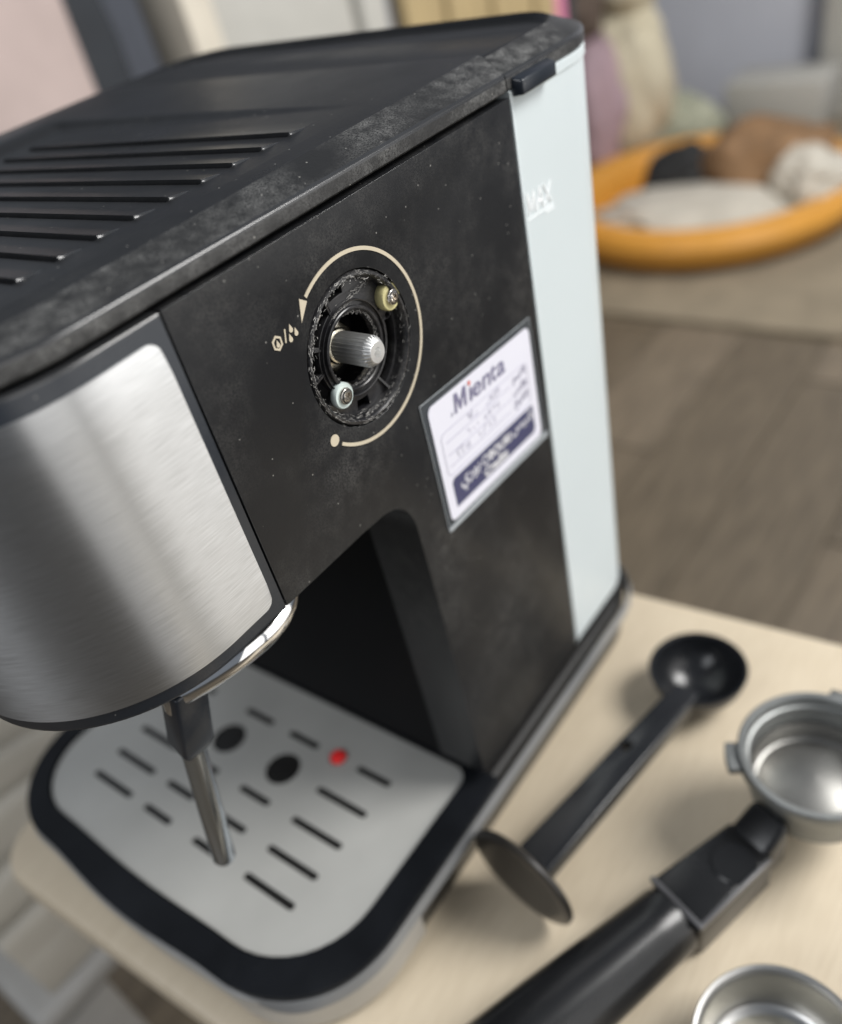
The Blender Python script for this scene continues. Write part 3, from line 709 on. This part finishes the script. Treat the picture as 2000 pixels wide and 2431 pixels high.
# ------------------------------------------------------------------ table
def tbl(y): return -0.562-0.055*(y-0.27)
tb = thing('table', (0.1, -0.3, ZT-2.4), 'small table with a pale wood top carrying the espresso machine and its tools', 'table')
def table_poly(d):
    fl = Vector((tbl(0.985)+0.0, 0.985)); P = []
    ux = Vector((-0.055, 1.0)).normalized(); r = 0.11-d
    # front left rounded corner, then the other corners
    cx, cy = fl.x+0.11, fl.y-0.11
    for i in range(11):
        t = math.radians(90+(93)*i/10); P.append((cx+r*math.cos(t), cy+r*math.sin(t)))
    P.append((tbl(-1.6)+d, -1.6+d)); P.append((0.742+0.068*1.65-d, -1.6+d)); P.append((0.742-0.068*0.93-d, 0.985-d))
    return P
rg = lambda d, z: [(u, v, z) for u, v in table_poly(d)]
mb = MB().loft([rg(0.02, ZT-0.13), rg(0.004, ZT-0.118), rg(0.0, ZT-0.10), rg(0.0, ZT-0.022), rg(0.006, ZT-0.006), rg(0.02, ZT)])
build('table_top', mb, 'wood', tb, angle=40)
for x, y in ((-0.42, 0.80), (0.55, 0.80), (-0.33, -1.4), (0.70, -1.4)):
    mb = MB().loft([[(x+a*0.045, y+b*0.045, ZT-2.425) for a, b in ((-1, -1), (1, -1), (1, 1), (-1, 1))], [(x+a*0.06, y+b*0.06, ZT-0.13) for a, b in ((-1, -1), (1, -1), (1, 1), (-1, 1))]])
    build('leg', mb, 'wood', tb, bevel=0.008)

# ------------------------------------------------------------------ coffee scoop with tamper end
cs = thing('coffee_scoop', (0.2, -0.17, ZT), 'black plastic coffee scoop with a round bowl and a tamper disc at its ends', 'coffee scoop')
bc = (0.500, -0.204, 0)
prof = []
zr = -0.985
for i in range(13):
    t = PI/2*i/12; prof.append((0.098*math.sin(t), ZT+0.0005+0.0895*(1-math.cos(t))))
prof += [(0.1005, zr), (0.100, zr+0.0025), (0.096, zr+0.0025), (0.0945, zr)]
for i in range(12, -1, -1):
    t = PI/2*i/12; prof.append((0.092*math.sin(t), ZT+0.0065+0.083*(1-math.cos(t))))
mb = MB().lathe(prof, bc, n=56)
build('scoop_bowl', mb, 'scoop', cs)
h0 = Vector((0.412, -0.203, -1.000)); h1 = Vector((-0.088, -0.129, -0.968)); hd = (h1-h0); HL = hd.length; hd.normalize()
hn = Vector((0, 0, 1)).cross(hd).normalized(); hu = hd.cross(hn)
def HAND(u, v, w_): return h0+hd*u+hn*v+hu*w_
o_ = [(-0.025, -0.029), (HL*0.35, -0.031), (HL, -0.037), (HL, 0.037), (HL*0.35, 0.031), (-0.025, 0.029)]
mb = MB().plate(o_, [rrect(HL*0.32, HL*0.36, -0.026, -0.006, 0.004, 3)], HAND, 0.020, -0.020)
build('handle', mb, 'scoop', cs, bevel=0.007, seg=3)
dc = Vector((-0.092, -0.128, ZT+0.1095))
dn = Vector((-0.985, 0.15, -0.02)).normalized()
mb = MB().lathe([(0.0, -0.018), (0.045, -0.016), (0.103, -0.008), (0.1085, -0.003), (0.1085, 0.002), (0.105, 0.0045), (0.08, 0.0055), (0, 0.006)], dc, dn, n=64)
build('tamper_disc', mb, 'tamper', cs)

# ------------------------------------------------------------------ portafilter
pf = thing('portafilter', (0.1, -0.42, ZT), 'portafilter with a black handle and an open metal filter holder', 'portafilter')
pc = Vector((0.312, -0.492, 0)); zr = -0.860
prof = [(0.0, ZT+0.03), (0.045, ZT+0.03), (0.05, ZT+0.045), (0.095, -0.99), (0.106, -0.975), (0.111, -0.90), (0.112, zr-0.035), (0.129, zr-0.030), (0.131, zr-0.025), (0.131, zr-0.003), (0.1285, zr),
        (0.120, zr), (0.1175, zr-0.003), (0.1155, zr-0.02), (0.111, zr-0.022), (0.1095, zr-0.03), (0.106, -0.955), (0.101, -0.962), (0.095, -0.963), (0.085, -0.958), (0.055, -0.950), (0.0, -0.946)]
mb = MB().lathe(prof, pc, n=72)
hld = build('filter_holder', mb, 'alu', pf, angle=40)
mb = MB().lathe([(0.012, ZT), (0.030, ZT), (0.034, ZT+0.035), (0.02, ZT+0.04)], pc, n=32)
build('spout', mb, 'alu', hld)
for a in (118, 238, 358):
    t = math.radians(a); half = math.radians(13)
    P = [(pc.x+r*math.cos(q), pc.y+r*math.sin(q)) for r, qs in ((0.128, (t-half, t, t+half)), (0.152, (t+half*0.85, t+half*0.3, t-half*0.3, t-half*0.85))) for q in qs]
    mb = MB().plate(P, [], FLAT, zr-0.010, zr-0.026)
    build('lug', mb, 'alu', hld, bevel=0.003)
mb = MB().lathe([(0.0, 0.024), (0.05, 0.021), (0.082, 0.006), (0.094, 0.0), (0.099, 0.002), (0.1045, 0.04)], (pc.x, pc.y, -0.958), n=56)
build('inner_basket', mb, 'dull', hld)
ad = Vector((-0.936, 0.352, 0)); an = Vector((-ad.y, ad.x, 0)); up = Vector((0, 0, 1))
def PH(t, n_, z): return Vector((pc.x, pc.y, 0))+ad*t+an*n_+up*z
def prism_t(t0, t1, hw0, hw1, z0, z1, z0b=None, z1b=None):
    z0b = z0 if z0b is None else z0b; z1b = z1 if z1b is None else z1b
    return MB().loft([[PH(t0, -hw0, z0), PH(t0, hw0, z0), PH(t0, hw0, z1), PH(t0, -hw0, z1)], [PH(t1, -hw1, z0b), PH(t1, hw1, z0b), PH(t1, hw1, z1b), PH(t1, -hw1, z1b)]])
build('neck', prism_t(0.108, 0.172, 0.038, 0.040, -1.035, -0.925, -1.045, -0.965), 'grip', pf, bevel=0.014, seg=4)
bl = build('handle_block', prism_t(0.155, 0.342, 0.046, 0.055, -1.062, -0.965, -1.070, -0.962), 'grip', pf, bevel=0.010, seg=4)
mb = MB().lathe([(0.0, 0.004), (0.036, 0.0035), (0.0385, 0.0015), (0.039, -0.004)], PH(0.215, 0.012, -0.9640), n=36)
build('thumb_disc', mb, 'grip', bl)
mb = MB().loft([[PH(0.165, 0.041, -0.970), PH(0.165, 0.048, -0.970), PH(0.165, 0.048, -0.9600), PH(0.165, 0.041, -0.9600)], [PH(0.338, 0.0495, -0.969), PH(0.338, 0.0575, -0.969), PH(0.338, 0.0575, -0.9565), PH(0.338, 0.0495, -0.9565)]])
mb.loft([[PH(0.334, -0.055, -0.969), PH(0.343, -0.055, -0.969), PH(0.343, -0.055, -0.9565), PH(0.334, -0.055, -0.9565)], [PH(0.334, 0.0575, -0.969), PH(0.343, 0.0575, -0.969), PH(0.343, 0.0575, -0.9565), PH(0.334, 0.0575, -0.9565)]])
build('handle_trim', mb, 'htrim', bl, bevel=0.0025, seg=3)
mb = MB()
r_h = [(0.0, 0.344), (0.050, 0.344), (0.0560, 0.348), (0.0585, 0.358), (0.0595, 0.40), (0.064, 0.50), (0.069, 0.62), (0.073, 0.76), (0.072, 0.84), (0.064, 0.885), (0.045, 0.905), (0.0, 0.910)]
mb.lathe([(r, t) for r, t in r_h], PH(0, 0, -1.012), Vector((ad.x, ad.y, 0.018)), n=48)
for i, q in enumerate(mb.v):
    if q[2] < ZT+0.0015: mb.v[i] = (q[0], q[1], ZT+0.0015)
build('handle', mb, 'grip', pf)

# ------------------------------------------------------------------ loose filter basket
fb = thing('filter_basket', (-0.14, -0.60, ZT), 'loose round steel filter basket lying at the near corner beside the portafilter handle', 'filter basket')
zr = -0.968
c_ = (-0.1335, -0.586, 0)
prof = [(0.098, ZT), (0.102, ZT+0.004), (0.110, zr-0.012), (0.1165, zr-0.003), (0.1215, zr-0.003), (0.1232, zr-0.0005), (0.1215, zr+0.0015), (0.1165, zr+0.0005), (0.1115, zr-0.006), (0.1090, zr-0.015), (0.1005, ZT+0.014), (0.094, ZT+0.009), (0.086, ZT+0.0085)]
mb = MB().lathe(prof, c_, n=72)
build('basket_wall', mb, 'inox', fb)
mb = MB().lathe([(0.098, ZT+0.001), (0.0, ZT+0.001)], c_, n=48); mb.lathe([(0.0865, ZT+0.0085), (0.07, ZT+0.0095), (0.0, ZT+0.0100)], c_, n=48)
build('basket_mesh', mb, 'meshfl', fb)

# ------------------------------------------------------------------ the room behind
ZF = -3.5
MT['floor'] = mat('floor_base', (0.115, 0.093, 0.065), 0.5, noise=0.1)
pl_m = [mat('floor_board_%s' % k, c, 0.42, stretch=(1.2, 12, 1), noise=0.22, nscale=9, rvar=0.05) for k, c in (('umber', (0.112, 0.090, 0.062)), ('walnut', (0.132, 0.106, 0.074)), ('ash', (0.150, 0.121, 0.086)))]
MT['rug'] = mat('rug_wool', (0.215, 0.180, 0.128), 0.9, noise=0.12, nscale=14, bump=0.4, bscale=300)
MT['wall'] = mat('blue_grey_wall', (0.50, 0.51, 0.56), 0.75, noise=0.03, nscale=6, bump=0.05)
MT['orange'] = mat('orange_plastic', (0.60, 0.285, 0.045), 0.42, noise=0.05, rvar=0.04)
MT['pale'] = mat('pale_cloth', (0.46, 0.43, 0.37), 0.85, noise=0.1, nscale=14, bump=0.3, bscale=200)
MT['brown'] = mat('brown_cloth', (0.20, 0.115, 0.055), 0.8, noise=0.25, nscale=14, bump=0.2, bscale=200)
MT['black'] = mat('black_cloth', (0.012, 0.012, 0.012), 0.7, noise=0.2, bump=0.2, bscale=200)
MT['cream'] = mat('cream_plush', (0.52, 0.47, 0.35), 0.9, noise=0.08, nscale=16, bump=0.3, bscale=250)
MT['mauve'] = mat('mauve_plush', (0.36, 0.26, 0.29), 0.9, noise=0.1, nscale=16, bump=0.3, bscale=250)
MT['sage'] = mat('sage_plush', (0.33, 0.34, 0.26), 0.9, noise=0.1, nscale=16, bump=0.3, bscale=250)
MT['lime'] = mat('lime_plush', (0.40, 0.40, 0.10), 0.9, noise=0.1, nscale=16, bump=0.3, bscale=250)
MT['umber'] = mat('umber_plush', (0.09, 0.065, 0.05), 0.9, noise=0.1, nscale=16, bump=0.3, bscale=250)
MT['linen'] = mat('cream_linen', (0.46, 0.43, 0.37), 0.85, noise=0.08, nscale=14, bump=0.3, bscale=200)
MT['pink'] = mat('pink_fabric', (0.47, 0.38, 0.355), 0.85, noise=0.06, nscale=10, bump=0.2, bscale=200)
MT['char'] = mat('charcoal_fabric', (0.022, 0.026, 0.032), 0.8, noise=0.2, nscale=8, bump=0.2, bscale=200)
MT['white_b'] = mat('white_board', (0.43, 0.42, 0.385), 0.5, noise=0.03)
MT['edge_b'] = mat('cream_edge', (0.60, 0.55, 0.46), 0.5, noise=0.05)
MT['tan'] = mat('tan_wood', (0.38, 0.29, 0.15), 0.55, stretch=(10, 10, 1), noise=0.12, nscale=12)
MT['hotpink'] = mat('hot_pink_plastic', (0.66, 0.22, 0.36), 0.45, noise=0.05)
MT['stool'] = mat('white_stool_plastic', (0.36, 0.35, 0.33), 0.45, noise=0.04)

o = build('floor', MB().box(-14, 30, -14, 24, ZF-0.2, ZF-0.02), 'floor'); o['kind'] = 'structure'
flo = o
# floorboards: one mesh shared by many boards, laid along x
PW = 0.74; PL = 5.2
bm_board = None
meshes = []
for m_ in pl_m:
    mb = MB().box(0, PL-0.02, 0.006, PW-0.006, -0.02, 0.0)
    tmp = build('plank', mb, m_, flo, bevel=0.006, seg=1); meshes.append(tmp.data)
    bpy.data.objects.remove(tmp)
def plank(ix, iy):
    ob = bpy.data.objects.new('plank', random.choice(meshes)); COL.objects.link(ob); ob.parent = flo
    x = -9+ix*PL+(iy*0.37 % 1.0)*PL; y = -3.4+iy*PW
    ob.location = Vector((x*S, y*S, (ZF-0.0)*S))
for iy in range(0, 16):
    for ix in range(0, 6): plank(ix, iy)
o = build('wall', MB().box(12.9, 13.2, -6, 24, ZF-0.1, 9), 'wall'); o['kind'] = 'structure'
o = build('rug', MB().box(6.50, 12.6, -3.0, 7.0, ZF+0.001, ZF+0.05), 'rug', bevel=0.01); tag(o, 'beige rug in the background under the round orange tub', 'rug')

def lump(name, c, r, m, label, cat, rot=0.0, seed=1, amp=0.12, group=None, bottom=None):
    """soft stuffed shape: an uneven ellipsoid"""
    from mathutils import noise as nz_
    bm = bmesh.new(); bmesh.ops.create_icosphere(bm, subdivisions=4, radius=1.0)
    mb = MB(); pts = []
    for v in bm.verts:
        n = v.co.normalized(); k = 1+amp*nz_.noise(n*1.7+Vector((seed*3.1, seed, 0)))+amp*0.6*nz_.noise(n*4.1+Vector((0, seed*2.3, seed)))-amp*0.5*abs(nz_.noise(n*7.3+Vector((seed, 0, seed))))
        q = n*k; x = q.x*r[0]; y = q.y*r[1]; z = q.z*r[2]
        X = x*math.cos(rot)-y*math.sin(rot); Y = x*math.sin(rot)+y*math.cos(rot)
        Z = c[2]+z
        if bottom is not None: Z = max(Z, bottom)
        pts.append((c[0]+X, c[1]+Y, Z))
    mb.add(pts); mb.f = [tuple(v.index for v in f.verts) for f in bm.faces]; mb.mi = [0]*len(mb.f); bm.free()
    return tag(build(name, mb, m), label, cat, group)

# round orange tub with things lying in it
ot = thing('orange_tub', (8.95, 3.15, ZF+0.05), 'low round tub with a thick orange rim standing on the beige rug', 'tub')
mb = MB().lathe([(1.40, ZF+0.05), (1.58, ZF+0.10), (1.70, ZF+0.22), (1.73, ZF+0.35), (1.68, ZF+0.46), (1.56, ZF+0.50), (1.42, ZF+0.46), (1.36, ZF+0.36), (1.34, ZF+0.14), (0, ZF+0.14)], (8.95, 3.15, 0), n=80)
build('tub_rim', mb, 'orange', ot)
lump('pale_cloth', (8.20, 3.05, ZF+0.36), (0.62, 1.10, 0.22), 'linen', 'pale crumpled cloth lying in the front of the orange tub', 'cloth', 0.2, 3, 0.25)
lump('brown_cushion', (9.15, 2.55, ZF+0.58), (0.50, 0.72, 0.42), 'brown', 'soft brown toy lying at the back of the orange tub', 'soft toy', 0.3, 5, 0.2)
lump('black_bag', (8.98, 3.42, ZF+0.46), (0.40, 0.46, 0.34), 'black', 'small black pouch beside the brown toy in the orange tub', 'pouch', 0.3, 8, 0.2)
lump('white_cloth', (8.75, 1.95, ZF+0.50), (0.40, 0.40, 0.36), 'pale', 'pale bundle at the right side of the orange tub', 'bundle', 0.0, 11, 0.2)
# soft things heaped beside the tank
lump('cushion', (10.4, 4.75, ZF+1.05), (0.55, 0.55, 1.0), 'cream', 'tall cream cushion standing on the rug just behind the water tank', 'cushion', 0.2, 2, 0.15, bottom=ZF+0.051)
lump('soft_toy', (10.5, 4.75, ZF+2.25), (0.45, 0.42, 0.42), 'cream', 'cream soft toy on top of the tall cream cushion', 'soft toy', 0.2, 4, 0.2)
lump('soft_toy', (9.75, 4.9, ZF+0.95), (0.40, 0.36, 0.90), 'mauve', 'mauve soft toy leaning against the cream cushion', 'soft toy', 0.2, 6, 0.2, bottom=ZF+0.051)
lump('soft_toy', (9.7, 5.0, ZF+2.05), (0.34, 0.28, 0.30), 'umber', 'dark brown soft toy sitting on the mauve one', 'soft toy', 0.2, 7, 0.2)
lump('soft_toy', (10.9, 4.3, ZF+0.42), (0.42, 0.55, 0.42), 'sage', 'grey green soft toy on the rug between cushion and orange tub', 'soft toy', 0.2, 9, 0.2, bottom=ZF+0.051)
lump('soft_toy', (10.6, 4.65, ZF+2.86), (0.34, 0.36, 0.28), 'lime', 'yellow green soft toy at the very top of the heap', 'soft toy', 0.2, 10, 0.2)
# white post against the wall
o = build('white_post', MB().box(12.45, 12.85, 2.55, 3.0, ZF+0.001, 3.0), 'white_b', bevel=0.03); tag(o, 'white square post standing against the blue grey wall', 'post')
o = build('white_crate', MB().loft([[(11.6, 2.7, ZF+0.051), (12.3, 2.7, ZF+0.051), (12.3, 3.9, ZF+0.051), (11.6, 3.9, ZF+0.051)], [(11.55, 2.65, ZF+0.75), (12.35, 2.65, ZF+0.75), (12.35, 3.95, ZF+0.75), (11.55, 3.95, ZF+0.75)]]), 'white_b', bevel=0.04)
tag(o, 'pale grey box on the rug at the foot of the white post', 'box')

# furniture behind the machine on the left
def slab(name, P, y0, y1, m, bevel=0.03): 
    return build(name, MB().plate(P, [], lambda u, v, w_: (u, w_, v), y0, y1), m, bevel=bevel, seg=3)
o = slab('pink_cushion', [(1.30, ZF+0.001), (2.15, ZF+0.001), (2.42, -0.45), (2.44, 0.45), (1.2, 0.5)], 3.95, 4.5, 'pink', 0.12); tag(o, 'pale pink upholstered chair back at the far left', 'chair')
ch = thing('armchair', (2.8, 4.6, ZF), 'charcoal armchair with a dark seat hollow behind the machine', 'armchair')
build('arm', MB().plate([(2.30, ZF+0.001), (2.72, ZF+0.001), (2.78, -0.05), (2.72, 0.5), (2.44, 0.5)], [], lambda u, v, w_: (u, w_, v), 4.1, 5.3), 'char', ch, bevel=0.08, seg=3)
build('back', MB().box(2.72, 3.35, 5.2, 5.5, ZF+0.001, 0.9), 'char', ch, bevel=0.06)
build('seat', MB().box(2.74, 3.35, 4.2, 5.2, ZF+0.001, -1.0), 'brown', ch, bevel=0.08)
wb = thing('white_cabinet', (4.2, 4.2, ZF), 'off-white cabinet with a cream edge behind the machine', 'cabinet')
build('side', MB().box(3.42, 4.70, 4.06, 4.7, ZF+0.001, 0.9), 'white_b', wb, bevel=0.01)
build('edge', MB().plate([(3.28, ZF+0.001), (3.40, ZF+0.001), (3.40, 0.9), (3.14, 0.9)], [], lambda u, v, w_: (u, w_, v), 4.0, 4.4), 'edge_b', wb, bevel=0.01)
build('door_edge', MB().box(4.74, 5.02, 4.0, 4.6, ZF+0.001, 0.9), 'white_b', wb, bevel=0.02)
sb = thing('wooden_screen', (6.2, 4.2, ZF), 'tan wooden slatted screen standing behind the machine', 'screen')
x = 5.22
for k in range(7):
    wd_ = (0.20, 0.30, 0.24, 0.34, 0.26, 0.36, 0.32)[k]
    build('slat', MB().box(x, x+wd_, 4.0+0.03*(k % 2), 4.12+0.03*(k % 2), ZF+0.001, 0.6), 'tan', sb, bevel=0.01); x += wd_+0.035
build('rail', MB().box(5.2, x, 4.16, 4.24, ZF+0.3, ZF+0.6), 'tan', sb)
o = build('pink_tube', MB().lathe([(0.0, ZF+0.001), (0.10, ZF+0.001), (0.10, 0.4), (0.0, 0.4)], (7.58, 4.1, 0), n=24), 'hotpink', angle=40); tag(o, 'thin bright pink tube standing beside the wooden screen', 'tube')
o = build('grey_pole', MB().lathe([(0.0, ZF+0.001), (0.10, ZF+0.001), (0.10, 0.3), (0.0, 0.3)], (7.85, 4.15, 0), n=24), 'char', angle=40); tag(o, 'dark grey pole standing next to the bright pink tube', 'pole')

# folded cloth and a white stool low on the left, beyond the table
from mathutils import noise as nz
mb = MB(); NU, NV = 150, 40
for i in range(NU):
    for j in range(NV):
        u = i/(NU-1); v = j/(NV-1)
        y = 1.50+1.25*u; x = -0.75+1.35*v
        ph = y*2*PI/0.115+2.6*nz.noise(Vector((x*1.6, y*1.2, 0.5)))+x*2.2
        fold = 0.055*math.sin(ph)+0.018*math.sin(2*ph+1)+0.12*nz.noise(Vector((u*3, v*3, 2.0)))
        mb.add([(x, y, -1.27-0.55*(1-u)**1.5-0.30*abs(v-0.5)+fold)])
K2 = len(mb.v); mb.add([(q[0], q[1], -2.2) for q in mb.v])
for i in range(NU-1):
    for j in range(NV-1):
        a = i*NV+j; q = (a, a+NV, a+NV+1, a+1); mb.f.append(q); mb.mi.append(0)
        mb.f.append(tuple(K2+k for k in reversed(q))); mb.mi.append(0)
bd = list(range(NV))+[i*NV+NV-1 for i in range(1, NU)]+[(NU-1)*NV+j for j in range(NV-2, -1, -1)]+[i*NV for i in range(NU-2, 0, -1)]
for a, b in zip(bd, bd[1:]+bd[:1]): mb.f.append((a, b, K2+b, K2+a)); mb.mi.append(0)
o = build('folded_cloth', mb, 'linen', angle=60); tag(o, 'cream folded cloth with soft pleats lying on the white stool', 'cloth')
sl_ = thing('stool', (0.0, 2.05, ZF), 'white stool beyond the table carrying the folded cream cloth', 'stool')
build('seat', MB().box(-0.85, 0.7, 1.45, 2.65, -2.32, -2.205), 'stool', sl_, bevel=0.04, seg=3)
for x, y in ((-0.75, 1.55), (0.6, 1.55), (-0.75, 2.55), (0.6, 2.55)):
    build('leg', MB().loft([[(x+a*0.09, y+b*0.09, ZF+0.001) for a, b in ((-1, -1), (1, -1), (1, 1), (-1, 1))], [(x*0.95+a*0.10, y+b*0.10, -2.32) for a, b in ((-1, -1), (1, -1), (1, 1), (-1, 1))]]), 'stool', sl_, bevel=0.02)
